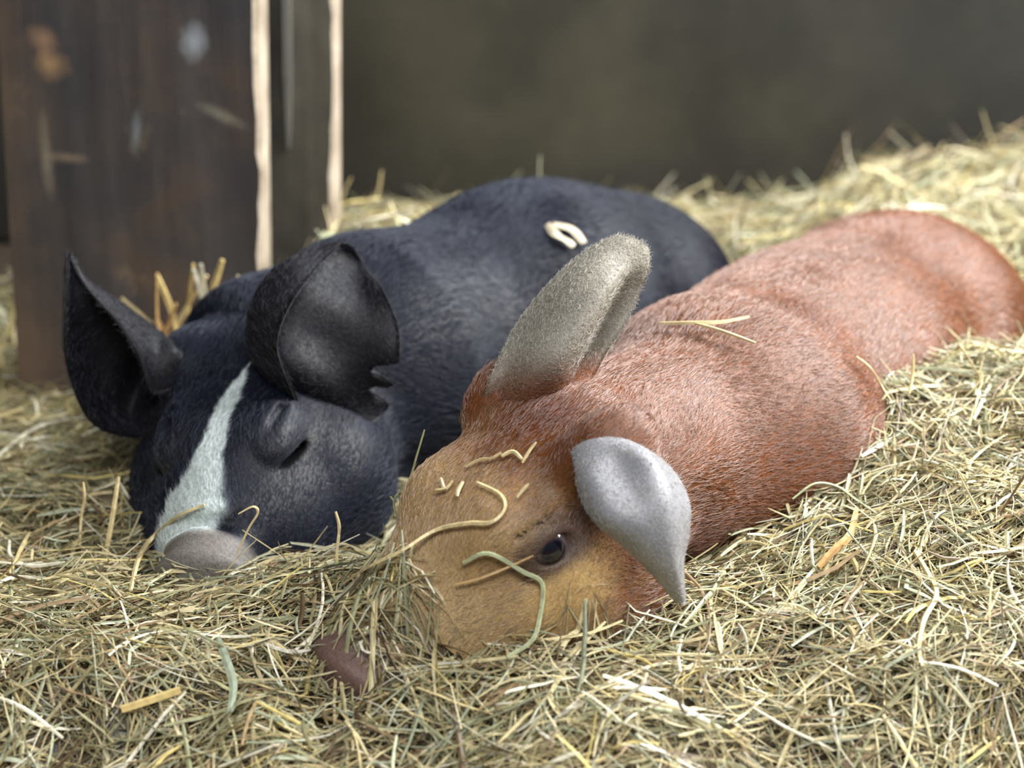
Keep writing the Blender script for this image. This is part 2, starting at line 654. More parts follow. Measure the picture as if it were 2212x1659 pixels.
# ------------------------------------------------------------------ ears as curved sheets from a control net
def ear_mesh(net, thick, notches=(), nu=64, nv=34):
    """net[row][col]: rows from root to tip. returns closed thin shell"""
    net = np.asarray(net, float)
    nr, nc = net.shape[:2]
    g = catmull(net, np.linspace(0, nr - 1, nu))                       # (nu,nc,3)
    g = np.swapaxes(catmull(np.swapaxes(g, 0, 1), np.linspace(0, nc - 1, nv)), 0, 1)
    for tn, wn, dn in notches:                     # torn nicks in the rear edge
        w = np.exp(-((np.linspace(0, 1, nu) - tn) / wn) ** 2)[:, None]
        for j in range(nv - 6, nv):
            k = (j - (nv - 7)) / 6.0
            g[:, j] = g[:, j] + (g[:, nv - 8] - g[:, j]) * np.clip(w * k * dn, 0, .95)
    du = np.gradient(g, axis=0); dv = np.gradient(g, axis=1)
    N = np.cross(du, dv); N = N / (np.linalg.norm(N, axis=-1, keepdims=True) + 1e-9)
    s = np.linspace(0, 1, nv)[None, :, None]; r = np.linspace(0, 1, nu)[:, None, None]
    edge = np.minimum(np.minimum(s, 1 - s) * 1.0, (1 - r) * 1.3)
    th = thick * (0.30 + 0.70 * np.sqrt(np.clip(edge / .10, 0, 1))) * (1 + .9 * (1 - r) ** 3)
    A = g + N * th * .5; B = g - N * th * .5
    V = np.concatenate([A.reshape(-1, 3), B.reshape(-1, 3)])
    idx = np.arange(nu * nv).reshape(nu, nv); off = nu * nv
    F = []
    q = np.stack([idx[:-1, :-1], idx[:-1, 1:], idx[1:, 1:], idx[1:, :-1]], -1).reshape(-1, 4)
    F.append(q); F.append(q[:, ::-1] + off)
    loop = np.concatenate([idx[0, :-1], idx[:-1, -1], idx[-1, ::-1][:-1], idx[::-1, 0][:-1]])
    nx = np.roll(loop, -1)
    F.append(np.stack([loop, loop + off, nx + off, nx], -1)[:, ::-1])
    return V, np.concatenate(F), g, N


def px_net(rows, pig=None, sink=.014):
    """control points; the root row is sunk into the animal's own surface"""
    net = [[at(*c) for c in row] for row in rows]
    if pig is not None:
        for i, (px, py, Y) in enumerate(rows[0]):
            t = pig.trace(px, py)
            if t is not None:
                net[0][i] = np.array([0, 0, CAM_H]) + nrm(ray_dir(px, py)) * (t + sink)
        for r in range(1, len(rows)):       # the free sheet stays outside the head and neck
            for i, (px, py, Y) in enumerate(rows[r]):
                t = pig.trace(px, py)
                d = nrm(ray_dir(px, py))
                if t is not None and Y / d[1] > t - .006:
                    net[r][i] = np.array([0, 0, CAM_H]) + d * (t - .006)
    return net


# ------------------------------------------------------------------ assemble a pig
def build_pig(pig, label, cat, lo, hi, colfun, chain, skin, hairm, nhair, hlen, hrad, hair_tint, base, eye, bare):
    P, F = pig.surface(lo, hi, .0032)
    root = empty('pig', base)
    tag(root, label, cat, 'pigs asleep in the hay')
    col = colfun(pig, P)
    mesh_obj('body', P - base, F, skin, root, col=col)
    # coat only where it can show (above the bedding)
    cz = P[F].mean(1)[:, 2]
    R = sample_faces(P, F, nhair, (cz > .008).astype(float))
    nor = nrm(pig.grad(R))
    q = pig.to_head(R)
    keep = ~((q[:, 0] > .176) & (np.abs(q[:, 1]) < .06))
    for s in (-1, 1):
        e_ = np.array([eye[0], s * eye[1] * 1.25, eye[2]])
        keep &= np.linalg.norm((q - e_) / bare, axis=1) > 1
    R, nor, q = R[keep], nor[keep], q[keep]
    d = flow_dir(R, chain, nor)
    side = np.cross(d, nor)
    ang = rng.normal(0, .22, len(R)) + 1.0 * (vnoise(R, 22) - .5)
    d = d * np.cos(ang)[:, None] + side * np.sin(ang)[:, None]
    L = hlen * np.where(rng.random(len(R)) < .012, 2.2, 1.0) * rng.uniform(.6, 1.3, len(R)) * np.where(q[:, 0] > .02, .65, 1.0)
    c = colfun(pig, R)
    lum = sstep(.08, .3, c.mean(1))[:, None]         # white markings stay neutral
    c = c * rng.uniform(.6, 1.5, len(R))[:, None] * (np.asarray(hair_tint) * (1 - lum) + lum)
    make_hair('bristle_coat', root, base, R, d, nor, L, rng.uniform(.12, .38, len(R)), hrad, c, hairm)
    return root


def build_ear(root, base, net, thick, skin, col, hairm, hcol, nfuzz, flen, label=None, blendcol=None, notches=()):
    V, F, g, N = ear_mesh(net, thick, notches)
    nu, nv = g.shape[:2]
    t = np.tile(np.repeat(np.linspace(0, 1, nu), nv), 2)
    cc = np.tile(col, (len(V), 1)) * (.88 + .24 * vnoise(V, 70))[:, None]
    if blendcol is not None:
        w = sstep(.30, .05, t)[:, None]
        cc = cc * (1 - w) + blendcol * w
    o = mesh_obj('ear', V - base, F, skin, root, col=cc)
    if label: o['label'] = label
    if nfuzz:
        half = nu * nv
        R = sample_faces(V, F, nfuzz)
        # nearest grid direction: towards the tip
        fx = np.zeros((nu, nv, 3)); fx[:] = np.gradient(g, axis=0)
        flat = np.concatenate([fx.reshape(-1, 3)] * 2); nn = np.concatenate([N.reshape(-1, 3), -N.reshape(-1, 3)])
        ix = np.empty(len(R), int)
        for s in range(0, len(R), 2000):
            ix[s:s + 2000] = ((R[s:s + 2000, None] - V[None]) ** 2).sum(-1).argmin(1)
        d = nrm(flat[ix] + rng.normal(0, .0035, (len(R), 3))); nr = nn[ix]
        d = nrm(d - (d * nr).sum(1, keepdims=True) * nr)
        w = sstep(.30, .05, t[ix])[:, None] if blendcol is not None else 0
        hc_ = (hcol * (1 - w) + (blendcol if blendcol is not None else 0) * w) * rng.uniform(.6, 1.5, len(R))[:, None]
        make_hair('ear_fuzz', o, base, R, d, nr, flen * rng.uniform(.5, 1.4, len(R)), rng.uniform(.2, .7, len(R)), .00014, hc_, hairm, npts=3)
    return o


red_skin = coat_mat('red_pig_skin', .5, .35, bump=.3, bump_scale=500)
red_hair = hair_mat('red_bristle', .34, .5, 0, .06, (1.0, .86, .80))
ear_skin = coat_mat('grey_ear_skin', .42, .5, bump=.25, bump_scale=700)
ear_hair = hair_mat('ear_fuzz_hair', .5, .4, 0, .03)
black_skin = coat_mat('black_pig_skin', .5, .28, bump=.3, bump_scale=420)
black_hair = hair_mat('black_bristle', .38, .35, 0, .010, (.55, .7, 1.0))
black_ear_skin = coat_mat('black_ear_skin', .55, .3, bump=.3, bump_scale=420)

red_base = np.array([.2, 1.7, 0.0])
chain_r = [RP.hw(.2, 0, -.06), RP.hw(.13, 0, -.03), RP.hw(.06, 0, 0), RP.hw(0, 0, 0), sh + (0, 0, .06), md + (0, 0, .06), rp + (0, 0, .04), rp + ax_r * .35 + (0, 0, -.06)]
red = build_pig(RP, 'red-brown piglet with grey ears dozing nose-down in the hay', 'pig',
                (-.25, 1.2, -.02), (.56, 2.12, .30), red_color, chain_r, red_skin, red_hair, 150000, .0092, .00019,
                np.array([1.0, .93, .78]), red_base, RED_EYE, (.017, .03, .011))

# left (nearer) ear: folded forward and down over the cheek
near_ear = px_net([
    [(1236, 985, 1.405), (1244, 972, 1.405), (1256, 960, 1.405), (1268, 955, 1.41), (1285, 955, 1.42)],
    [(1243, 1010, 1.370), (1265, 990, 1.362), (1305, 968, 1.368), (1340, 958, 1.372), (1368, 962, 1.385)],
    [(1250, 1062, 1.340), (1285, 1045, 1.328), (1345, 1018, 1.338), (1405, 1000, 1.338), (1450, 1015, 1.365)],
    [(1285, 1128, 1.322), (1320, 1113, 1.308), (1380, 1092, 1.312), (1440, 1076, 1.318), (1488, 1085, 1.350)],
    [(1345, 1178, 1.323), (1375, 1168, 1.308), (1415, 1158, 1.306), (1457, 1150, 1.314), (1488, 1152, 1.345)],
    [(1412, 1242, 1.335), (1428, 1238, 1.32), (1446, 1232, 1.315), (1462, 1226, 1.32), (1474, 1222, 1.35)],
    [(1462, 1300, 1.35), (1467, 1302, 1.345), (1471, 1304, 1.343), (1475, 1305, 1.345), (1479, 1305, 1.352)],
], RP, .006)
EAR_GREY = lin(146, 146, 150)
build_ear(red, red_base, near_ear, .0042, ear_skin, EAR_GREY, ear_hair, lin(160, 156, 148), 5000, .0026,
          'grey ear flopped forward over the cheek')
# right (far) ear: upright, seen from behind
far_ear = px_net([
    [(1012, 915, 1.475), (1060, 905, 1.455), (1125, 885, 1.445), (1195, 862, 1.45), (1228, 845, 1.47), (1275, 830, 1.50)],
    [(1058, 818, 1.495), (1100, 800, 1.468), (1160, 788, 1.452), (1228, 780, 1.458), (1250, 778, 1.515), (1310, 765, 1.515)],
    [(1115, 705, 1.515), (1155, 695, 1.490), (1215, 690, 1.470), (1280, 690, 1.472), (1296, 690, 1.53), (1352, 700, 1.530)],
    [(1185, 615, 1.530), (1220, 612, 1.505), (1265, 612, 1.490), (1318, 620, 1.490), (1334, 622, 1.530), (1384, 630, 1.540)],
    [(1262, 545, 1.540), (1285, 548, 1.525), (1315, 555, 1.518), (1350, 566, 1.522), (1372, 573, 1.532), (1402, 578, 1.54)],
    [(1335, 508, 1.545), (1345, 509, 1.541), (1358, 511, 1.538), (1375, 517, 1.538), (1388, 525, 1.541), (1400, 535, 1.545)],
], RP)
build_ear(red, red_base, far_ear, .0042, coat_mat('grey_ear_back_skin', .5, .35, bump=.3, bump_scale=700), lin(138, 132, 120), ear_hair, lin(172, 166, 152), 20000, .0034,
          'grey ear standing upright behind the crown', blendcol=lin(112, 68, 42))


def eye_part(root, pig, base, ev, side, r, iris):
    """glossy eyeball between the lids"""
    c = pig.hw(ev[0], side * ev[1] * 1.02, ev[2] - .001) - base
    me = bpy.data.meshes.new('eye')
    import bmesh
    bm = bmesh.new()
    bmesh.ops.create_uvsphere(bm, u_segments=32, v_segments=20, radius=r)
    for f in bm.faces: f.smooth = True
    bm.to_mesh(me); bm.free()
    me.materials.append(iris)
    o = bpy.data.objects.new('eye', me)
    C.objects.link(o); o.parent = root; o.location = c
    # pole of the ball looks out of the socket
    look = pig.R @ np.array([.15, side * 1.0, .05])
    o.rotation_euler = Vector(look).to_track_quat('Z', 'Y').to_euler()
    return o


m = NT('pig_eye')
tc = m.n('ShaderNodeTexCoord')
sep = m.n('ShaderNodeSeparateXYZ'); m.l(tc.outputs['Generated'], sep.inputs[0])
m.set(Base_Color=m.ramp(sep.outputs['Z'], [(.80, (.05, .035, .035)), (.86, (.10, .075, .07)), (.90, (.035, .025, .03)), (.93, (.004, .004, .010))]),
      Roughness=.06, Specular_IOR_Level=.7)
for s in (-1, 1):
    eye_part(red, RP, red_base, RED_EYE, s, .0168, m.mat)

black_base = np.array([0.0, 1.9, 0.0])
chain_b = [BP.hw(.2, 0, -.06), BP.hw(.13, 0, -.03), BP.hw(.06, 0, 0), BP.hw(0, 0, 0), sh_b + (0, 0, .06), md_b + (0, 0, .06), rp_b + (0, 0, .04), rp_b + ax_b * .35 + (0, 0, -.06)]
black = build_pig(BP, 'black piglet with a white blaze asleep behind the red-brown one', 'pig',
                  (-.42, 1.3, -.02), (.30, 2.22, .30), black_color, chain_b, black_skin, black_hair, 110000, .0095, .00020,
                  np.array([.95, 1.05, 1.45]), black_base, (BLACK_EYE[0], BLACK_EYE[1], BLACK_EYE[2] - .004), (.021, .03, .0055))
# animal's right ear (left in the photo): cupped, opening forward
ear_a = px_net([
    [(390, 940, 1.66), (385, 900, 1.67), (392, 850, 1.68), (410, 790, 1.69), (400, 830, 1.66)],
    [(300, 948, 1.645), (295, 900, 1.685), (325, 815, 1.70), (372, 752, 1.695), (328, 850, 1.64)],
    [(205, 918, 1.635), (225, 850, 1.675), (265, 760, 1.692), (330, 712, 1.685), (298, 768, 1.632)],
    [(160, 842, 1.635), (182, 775, 1.67), (222, 700, 1.685), (280, 675, 1.678), (258, 702, 1.638)],
    [(138, 745, 1.64), (154, 695, 1.665), (185, 645, 1.675), (228, 638, 1.67), (212, 652, 1.652)],
    [(142, 640, 1.655), (150, 615, 1.67), (164, 598, 1.675), (181, 602, 1.67), (178, 608, 1.662)],
    [(146, 550, 1.67), (147, 548, 1.672), (148, 547, 1.673), (150, 548, 1.672), (151, 550, 1.671)],
], BP)
EARB = lin(18, 17, 21)
build_ear(black, black_base, ear_a, .0045, black_ear_skin, EARB, black_hair, lin(42, 40, 48), 9000, .006)
# animal's left ear (right in the photo): cupped, notched rear edge
ear_b = px_net([
    [(650, 885, 1.62), (590, 830, 1.65), (640, 850, 1.66), (730, 890, 1.66), (790, 930, 1.66)],
    [(622, 820, 1.590), (540, 735, 1.63), (630, 790, 1.612), (745, 845, 1.632), (838, 878, 1.656)],
    [(600, 750, 1.592), (552, 650, 1.64), (640, 710, 1.632), (755, 765, 1.640), (862, 785, 1.630)],
    [(613, 688, 1.605), (583, 595, 1.655), (665, 635, 1.650), (770, 685, 1.652), (860, 708, 1.645)],
    [(653, 618, 1.632), (630, 562, 1.668), (698, 578, 1.685), (773, 614, 1.685), (832, 634, 1.665)],
    [(703, 560, 1.675), (690, 538, 1.695), (725, 540, 1.705), (765, 560, 1.708), (793, 580, 1.70)],
    [(738, 526, 1.700), (742, 524, 1.702), (748, 525, 1.704), (756, 529, 1.706), (764, 534, 1.706)],
], BP)
build_ear(black, black_base, ear_b, .0045, black_ear_skin, EARB, black_hair, lin(42, 40, 48), 10000, .006, 'black ear with two torn nicks in its rear edge', notches=[(.215, .018, .9), (.295, .022, .8)])

# ================================================================== BARN SHELL
wall_c = [tuple(lin(34, 35, 33)), tuple(lin(48, 46, 39)), tuple(lin(66, 62, 48))]
wm = timber_mat('dark_wall_boards', wall_c, tuple(lin(80, 77, 64)), .14, scale=2.2, grain_axis=(3, 3, 3))
v, f = box_mesh(-1.6, 1.9, 2.80, 2.86, -.05, 2.4)
tag(mesh_obj('wall_back', v, f, wm.mat, smooth=False), kind='structure')
v, f = box_mesh(-1.06, -1.0, -.4, 2.8, -.05, 2.4)
tag(mesh_obj('wall_left', v, f, wm.mat, smooth=False), kind='structure')
fm = NT('earth_floor'); fm.set(Base_Color=(*lin(58, 46, 32), 1), Roughness=.9)
v, f = box_mesh(-1.6, 1.9, -.4, 2.86, -.12, -.06)
tag(mesh_obj('floor', v, f, fm.mat, smooth=False), kind='structure')


# timber post and the plank behind it ------------------------------------------
def worn_plank(name, x0, x1, y0, y1, z1, face_mat, edge_mat, parent, wob=.004, seed=1, lean=.028):
    """upright timber with a slightly wavy right arris; the right side is bare worn wood"""
    r = np.random.default_rng(seed)
    nz = 120
    zs = np.linspace(-.06, z1, nz)
    ph = r.random(4) * 6
    w = wob * (np.sin(zs * 31 + ph[0]) * .3 + np.sin(zs * 127 + ph[1]) * .25 + np.sin(zs * 13 + ph[2]) * .5 + r.normal(0, .22, nz))
    # cross-section: left-front, right-front, chamfer, right-back, left-back
    ch = .006
    sec = []
    for z, q in zip(zs, w):
        q = q + lean * z; a0 = x0 + lean * z
        sec.append([(a0, y0, z), (x1 - ch + q, y0, z), (x1 + q * .6 + lean * z * .4, y0 + ch, z), (x1 + lean * z, y1, z), (a0, y1, z)])
    sec = np.array(sec)
    V = sec.reshape(-1, 3)
    k = 5
    F = []; M = []
    for i in range(nz - 1):
        for j in range(k):
            a = i * k + j; b = i * k + (j + 1) % k
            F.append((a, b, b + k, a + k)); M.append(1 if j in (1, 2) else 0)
    F.append(tuple(range((nz - 1) * k, nz * k))); M.append(0)
    F.append(tuple(range(k))[::-1]); M.append(0)
    o = mesh_obj(name, V, F, face_mat, parent, smooth=False)
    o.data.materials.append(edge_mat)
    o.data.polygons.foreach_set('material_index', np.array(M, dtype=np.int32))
    return o


post_c = [tuple(lin(54, 54, 57)), tuple(lin(74, 68, 66)), tuple(lin(104, 82, 62))]
YF = 1.99
def SP(px, py, rx, rz, tilt, colr):
    p = at(px, py, YF)
    return (p[0], p[2], rx, rz, tilt, colr)
pm = timber_mat('stained_post_wood', post_c, tuple(lin(134, 116, 94)), .5, scale=5,
                strip=(at(30, 300, YF)[0], at(210, 300, YF)[0], tuple(lin(112, 90, 70))),
                spots=[SP(418, 88, .012, .020, .1, tuple(lin(178, 184, 190))), SP(295, 290, .007, .026, .15, tuple(lin(150, 158, 158))),
                       SP(480, 250, .032, .006, .45, tuple(lin(142, 136, 118))), SP(95, 85, .016, .014, .5, tuple(lin(168, 132, 102))),
                       SP(108, 140, .016, .014, .0, tuple(lin(176, 140, 100))), SP(100, 330, .006, .040, .0, tuple(lin(140, 128, 108))),
                       SP(145, 340, .022, .005, .1, tuple(lin(140, 122, 100)))])
pc2 = [tuple(lin(62, 59, 53)), tuple(lin(82, 78, 68)), tuple(lin(108, 102, 88))]
pm2 = timber_mat('grey_plank_wood', pc2, tuple(lin(120, 114, 100)), .6, scale=7)
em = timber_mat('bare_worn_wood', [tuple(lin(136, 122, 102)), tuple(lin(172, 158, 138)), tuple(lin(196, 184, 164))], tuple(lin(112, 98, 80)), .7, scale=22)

# front board
p_l = at(-8, 300, YF)[0]; p_r = at(546, 300, YF)[0]
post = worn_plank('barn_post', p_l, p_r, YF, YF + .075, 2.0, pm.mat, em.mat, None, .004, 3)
tag(post, 'wide dark-stained wooden post with a pale worn edge behind the black piglet', 'post')
YS = 2.17
q_l = at(560, 300, YS)[0]; q_r = at(714, 300, YS)[0]
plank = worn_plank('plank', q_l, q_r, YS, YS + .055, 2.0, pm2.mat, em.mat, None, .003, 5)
tag(plank, 'narrow grey-brown plank set back beside the wide dark post', 'plank')

zb = at(610, 262, YS)[2]
xa, xb = at(592, 200, YS)[0], at(612, 200, YS)[0]
v = [(xa + .012, YS - .004, zb - .03), (xa + .016, YS - .004, zb - .03), (xb + .010, YS - .012, zb + .05), (xa + .012, YS - .012, zb + .05),
     (xa + .05, YS - .012, 1.9), (xb + .05, YS - .012, 1.9), (xa + .012, YS + .01, zb - .03), (xb + .010, YS + .01, zb + .05), (xa + .012, YS + .01, zb + .05), (xa + .05, YS + .01, 1.9), (xb + .05, YS + .01, 1.9)]
f = [(0, 1, 2, 3), (3, 2, 5, 4), (1, 6, 7, 2), (2, 7, 10, 5), (0, 3, 8, 6), (3, 4, 9, 8), (4, 5, 10, 9)]
mesh_obj('split_edge', v, f, timber_mat('split_grey_wood', [tuple(lin(96, 94, 90)), tuple(lin(122, 118, 112)), tuple(lin(140, 136, 128))], tuple(lin(90, 84, 74)), .5).mat, plank, smooth=False)

# ================================================================== HAY
hp = []   # control heights (x, y, z)
def H_(px, py, Y, dz=0.0):
    p = at(px, py, Y); hp.append((p[0], p[1], p[2] + dz))
for x in (-.7, -.45, -.25, -.05, .15, .35, .6):
    hp.append((x, 1.05, -.01)); hp.append((x, 1.22, .0))
# bank across the muzzles
H_(250, 1245, 1.50); H_(330, 1245, 1.44); H_(430, 1240, 1.425); H_(540, 1235, 1.43); H_(640, 1230, 1.44); H_(740, 1230, 1.44); H_(830, 1205, 1.42); H_(430, 1255, 1.455); H_(560, 1255, 1.455); H_(690, 1250, 1.465); H_(920, 1250, 1.375); H_(1000, 1320, 1.33); H_(1060, 1400, 1.31)
H_(1180, 1480, 1.30); H_(1260, 1430, 1.30); H_(1330, 1410, 1.29); H_(1490, 1310, 1.36); H_(1700, 1125, 1.48); H_(1800, 1005, 1.53); H_(1900, 900, 1.58)
H_(2050, 815, 1.64); H_(2212, 775, 1.70); H_(2400, 760, 1.72)
H_(1700, 1250, 1.40); H_(1900, 1150, 1.45); H_(2100, 1050, 1.50); H_(2300, 1050, 1.50); H_(1500, 1450, 1.29); H_(1900, 1400, 1.32); H_(2200, 1350, 1.33)
H_(780, 1540, 1.27, -.01); H_(690, 1500, 1.30); H_(560, 1370, 1.35); H_(300, 1370, 1.35); H_(50, 1350, 1.37); H_(1000, 1480, 1.28)
# left, beside and behind the black head
H_(40, 1200, 1.55); H_(120, 1030, 1.70); H_(60, 920, 1.83); H_(0, 880, 1.92); H_(-200, 880, 1.92); H_(200, 920, 1.85); H_(330, 1080, 1.60); H_(60, 860, 1.98); H_(250, 880, 1.97)
for q in ((-.22, 1.54), (-.15, 1.54), (-.1, 1.56), (-.28, 1.57)):
    hp.append((*q, .015))
H_(400, 720, 1.93, -.02); H_(330, 760, 1.90, -.02)
for q in ((.1, 1.5), (.0, 1.62), (-.2, 1.65), (.05, 1.75), (.2, 1.85), (.25, 2.0), (-.05, 1.9)):
    hp.append((*q, .035))
# behind the pigs
hp.append((-.14, 2.11, .155)); hp.append((-.06, 2.12, .12)); hp.append((.05, 2.25, .08)); hp.append((.2, 2.22, .06)); hp.append((-.3, 2.1, .08))
H_(1500, 440, 2.45, -.012); H_(1700, 425, 2.48, -.012); H_(1900, 385, 2.5, -.012); H_(2100, 330, 2.5, -.012); H_(2212, 290, 2.5, -.012); H_(2400, 250, 2.5)
H_(1250, 500, 2.5); H_(1000, 520, 2.5); H_(2000, 480, 2.2); H_(2180, 600, 2.0); H_(2300, 560, 2.1); H_(1640, 500, 2.2); H_(2212, 420, 2.4); H_(2260, 760, 1.85)
for x in (-.9, -.6, -.3, 0, .3, .6, .9):
    hp.append((x, 2.78, .01 + .10 * float(sstep(.3, .8, x)))); hp.append((x, 2.62, .02 + .10 * float(sstep(.3, .8, x))))
hp = np.array(hp)
# height of the red-brown piglet's upper side near its muzzle
TX0, TY0, TD = -.26, 1.22, .004
_tx, _ty = np.meshgrid(TX0 + TD * np.arange(110), TY0 + TD * np.arange(90), indexing='ij')
_tz = np.full(_tx.shape, .26)
for _ in range(60):
    _d = RP.sdf(np.stack([_tx, _ty, _tz], -1))
    _tz = np.where((_d > 3e-4) & (_tz > -.05), _tz - np.maximum(_d, 3e-4) * .9, _tz)
_tz = np.where(_tz < -.02, -1.0, _tz)


def pig_top(x, y):
    i = np.round((np.asarray(x) - TX0) / TD).astype(int); j = np.round((np.asarray(y) - TY0) / TD).astype(int)
    ok = (i >= 0) & (j >= 0) & (i < 110) & (j < 90)
    return np.where(ok, _tz[np.clip(i, 0, 109), np.clip(j, 0, 89)], -1.0)



def hay_h(x, y, rough=True, cover=True):
    x = np.asarray(x, float); y = np.asarray(y, float)
    d2 = (x[..., None] - hp[:, 0]) ** 2 + (y[..., None] - hp[:, 1]) ** 2
    w = np.exp(-d2 / (2 * .052 ** 2)) + 1e-3 * np.exp(-d2 / (2 * .2 ** 2)) + 1e-9
    z = (w * hp[:, 2]).sum(-1) / w.sum(-1)
    if rough:
        p = np.stack([x, y, 0 * x], -1)
        z = z + .016 * (vnoise(p, 16) - .5) + .012 * (vnoise(p, 38) - .5)
    if cover:                       # hay thrown over the muzzle of the red-brown piglet
        t = pig_top(x, y)
        q = RP.to_head(np.stack([x, y, t], -1))
        edge = .126 - 4.0 * np.clip(-.060 - q[..., 1], 0, .02) + .020 * (vnoise(np.stack([x, y, 0 * x], -1), 55) - .5)
        m = sstep(edge - .006, edge + .012, q[..., 0]) * sstep(.203, .190, q[..., 0] + .25 * np.clip(q[..., 1] + .01, 0, .05)) * (t > 0)
        z = np.maximum(z, np.where(m > .01, t + .014 * m - .03 * (1 - m), -1))
    return z


HAY = [(lin(206, 193, 150), 26), (lin(186, 171, 126), 24), (lin(164, 158, 120), 17), (lin(140, 141, 108), 14), (lin(176, 182, 154), 8),
       (lin(148, 124, 90), 9), (lin(98, 80, 56), 8), (lin(236, 230, 208), 8), (lin(204, 186, 118), 3)]
hcols = np.array([c for c, w in HAY]); hw_ = np.array([w for c, w in HAY], float); hw_ /= hw_.sum()


def strands(cx, cy, n, lmin, lmax, wmin, wmax, layer, rings=6, up=.14, kinkp=.3):
    """n bent flat blades lying on the hay surface near (cx, cy)"""
    yaw = rng.uniform(0, 2 * math.pi, n)
    fl = 2.2 * (vnoise(np.stack([cx, cy, 0 * cx], -1), 9) - .5) + .35
    sw = rng.random(n) < .45
    yaw = np.where(sw, -.35 + fl + rng.normal(0, .5, n) + math.pi * (rng.random(n) < .5), yaw)
    L = lmin + (lmax - lmin) * rng.random(n) ** 2.0
    W = wmin + (wmax - wmin) * rng.random(n) ** 2.4
    t = np.linspace(-.5, .5, rings)
    bend = rng.normal(0, .5, n)
    kink = np.where(rng.random(n) < kinkp, rng.normal(0, .8, n), 0)
    kp = rng.uniform(-.3, .3, n)
    ang = yaw[:, None] + bend[:, None] * t + np.where(t[None] > kp[:, None], kink[:, None], 0)
    st = (L / (rings - 1))[:, None]
    X = np.cumsum(np.cos(ang) * st, 1); Y = np.cumsum(np.sin(ang) * st, 1)
    X = X - X.mean(1, keepdims=True) + cx[:, None]; Y = Y - Y.mean(1, keepdims=True) + cy[:, None]
    base = hay_h(X, Y)
    # stalks are stiff: follow the ground only loosely
    mean = base.mean(1, keepdims=True)
    sl = ((base - mean) * t).sum(1, keepdims=True) / (t ** 2).sum()
    stiff = mean + sl * t
    tilt = rng.normal(0, up, n)
    arch = np.abs(rng.normal(0, .05, n))
    Z = .5 * base + .5 * stiff + layer[:, None] + (tilt * L)[:, None] * t + (arch * L)[:, None] * (.25 - t ** 2) * 4 * .5
    P = np.stack([X, Y, Z], -1)
    c = hcols[rng.choice(len(hcols), n, p=hw_)] * rng.uniform(.6, 1.3, n)[:, None]
    return P, W, c


def ribbons(P, W, c, flat=.35, taper=.35):
    """diamond-section tubes along P (n,r,3)"""
    n, r = P.shape[:2]
    T = nrm(np.gradient(P, axis=1) + 1e-9)
    upv = nrm(np.stack([rng.normal(0, .6, n), rng.normal(0, .6, n), np.ones(n)], -1))[:, None, :]
    S = nrm(np.cross(T, upv) + 1e-9)
    N = np.cross(S, T)
    tt = np.linspace(0, 1, r)
    prof = (1 - taper * np.abs(2 * tt - 1) ** 3)[None, :, None]
    w = W[:, None, None] * .5 * prof
    V = np.stack([P + S * w, P + N * w * flat, P - S * w, P - N * w * flat], 2)     # n,r,4,3
    V = V.reshape(-1, 3)
    i = np.arange(n)[:, None, None] * r * 4 + np.arange(r - 1)[None, :, None] * 4
    j = np.arange(4)[None, None, :]
    a = i + j; b = i + (j + 1) % 4
    F = np.stack([a, b, b + 4, a + 4], -1).reshape(-1, 4)
    e0 = np.arange(n)[:, None] * r * 4
    caps = np.concatenate([e0 + np.array([[3, 2, 1, 0]]), e0 + (r - 1) * 4 + np.array([[0, 1, 2, 3]])])
    F = np.concatenate([F, caps])
    col = np.repeat(c, r * 4, axis=0)
    return V, F, col


haym = hay_mat('dry_hay')


def pig_cull(P, depth):
    mid = P[:, [0, P.shape[1] // 2, -1]].reshape(-1, 3)
    d = np.minimum(RP.sdf(mid), BP.sdf(mid)).reshape(-1, 3)
    return (d > -depth).all(1) | (d > 0).all(1)


def above_pig(P, lim):
    """drop stalks that would hover over the animals"""
    q = P.reshape(-1, 3)
    d = np.minimum(RP.sdf(q), BP.sdf(q)).reshape(P.shape[:2])
    return d.min(1) > lim


def hay_object(name, label, region, n_list, matcell, extra=None):
    """region(x,y)->bool; n_list rows: count, lmin,lmax,wmin,wmax,layer range, rings"""
    x0, x1, y0, y1 = region['box']
    Vs, Fs, Cs = [], [], []
    off = 0
    for cnt, lmin, lmax, wmin, wmax, la, lb, rings, up in n_list:
        cx = rng.uniform(x0, x1, cnt); cy = rng.uniform(y0, y1, cnt)
        k = region['f'](cx, cy); cx, cy = cx[k], cy[k]
        P, W, c = strands(cx, cy, len(cx), lmin, lmax, wmin, wmax, rng.uniform(la, lb, len(cx)), rings, up)
        k = pig_cull(P, .008)
        P, W, c = P[k], W[k], c[k]
        V, F, cc = ribbons(P, W, c)
        Vs.append(V); Fs.append(F + off); Cs.append(cc); off += len(V)
    # packed under-layer
    nx = int((x1 - x0) / matcell); ny = int((y1 - y0) / matcell)
    gx, gy = np.meshgrid(np.linspace(x0, x1, nx), np.linspace(y0, y1, ny), indexing='ij')
    gz = hay_h(gx, gy) - .016
    V = np.stack([gx, gy, gz], -1).reshape(-1, 3)
    idx = np.arange(nx * ny).reshape(nx, ny)
    F = np.stack([idx[:-1, :-1], idx[1:, :-1], idx[1:, 1:], idx[:-1, 1:]], -1).reshape(-1, 4)
    cen = V[F].mean(1)
    F = F[region['f'](cen[:, 0], cen[:, 1])]
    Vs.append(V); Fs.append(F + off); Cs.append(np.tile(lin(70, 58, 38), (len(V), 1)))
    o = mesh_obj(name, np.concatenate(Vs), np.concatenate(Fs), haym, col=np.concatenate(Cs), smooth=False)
    tag(o, label, 'hay', kind='stuff')
    return o


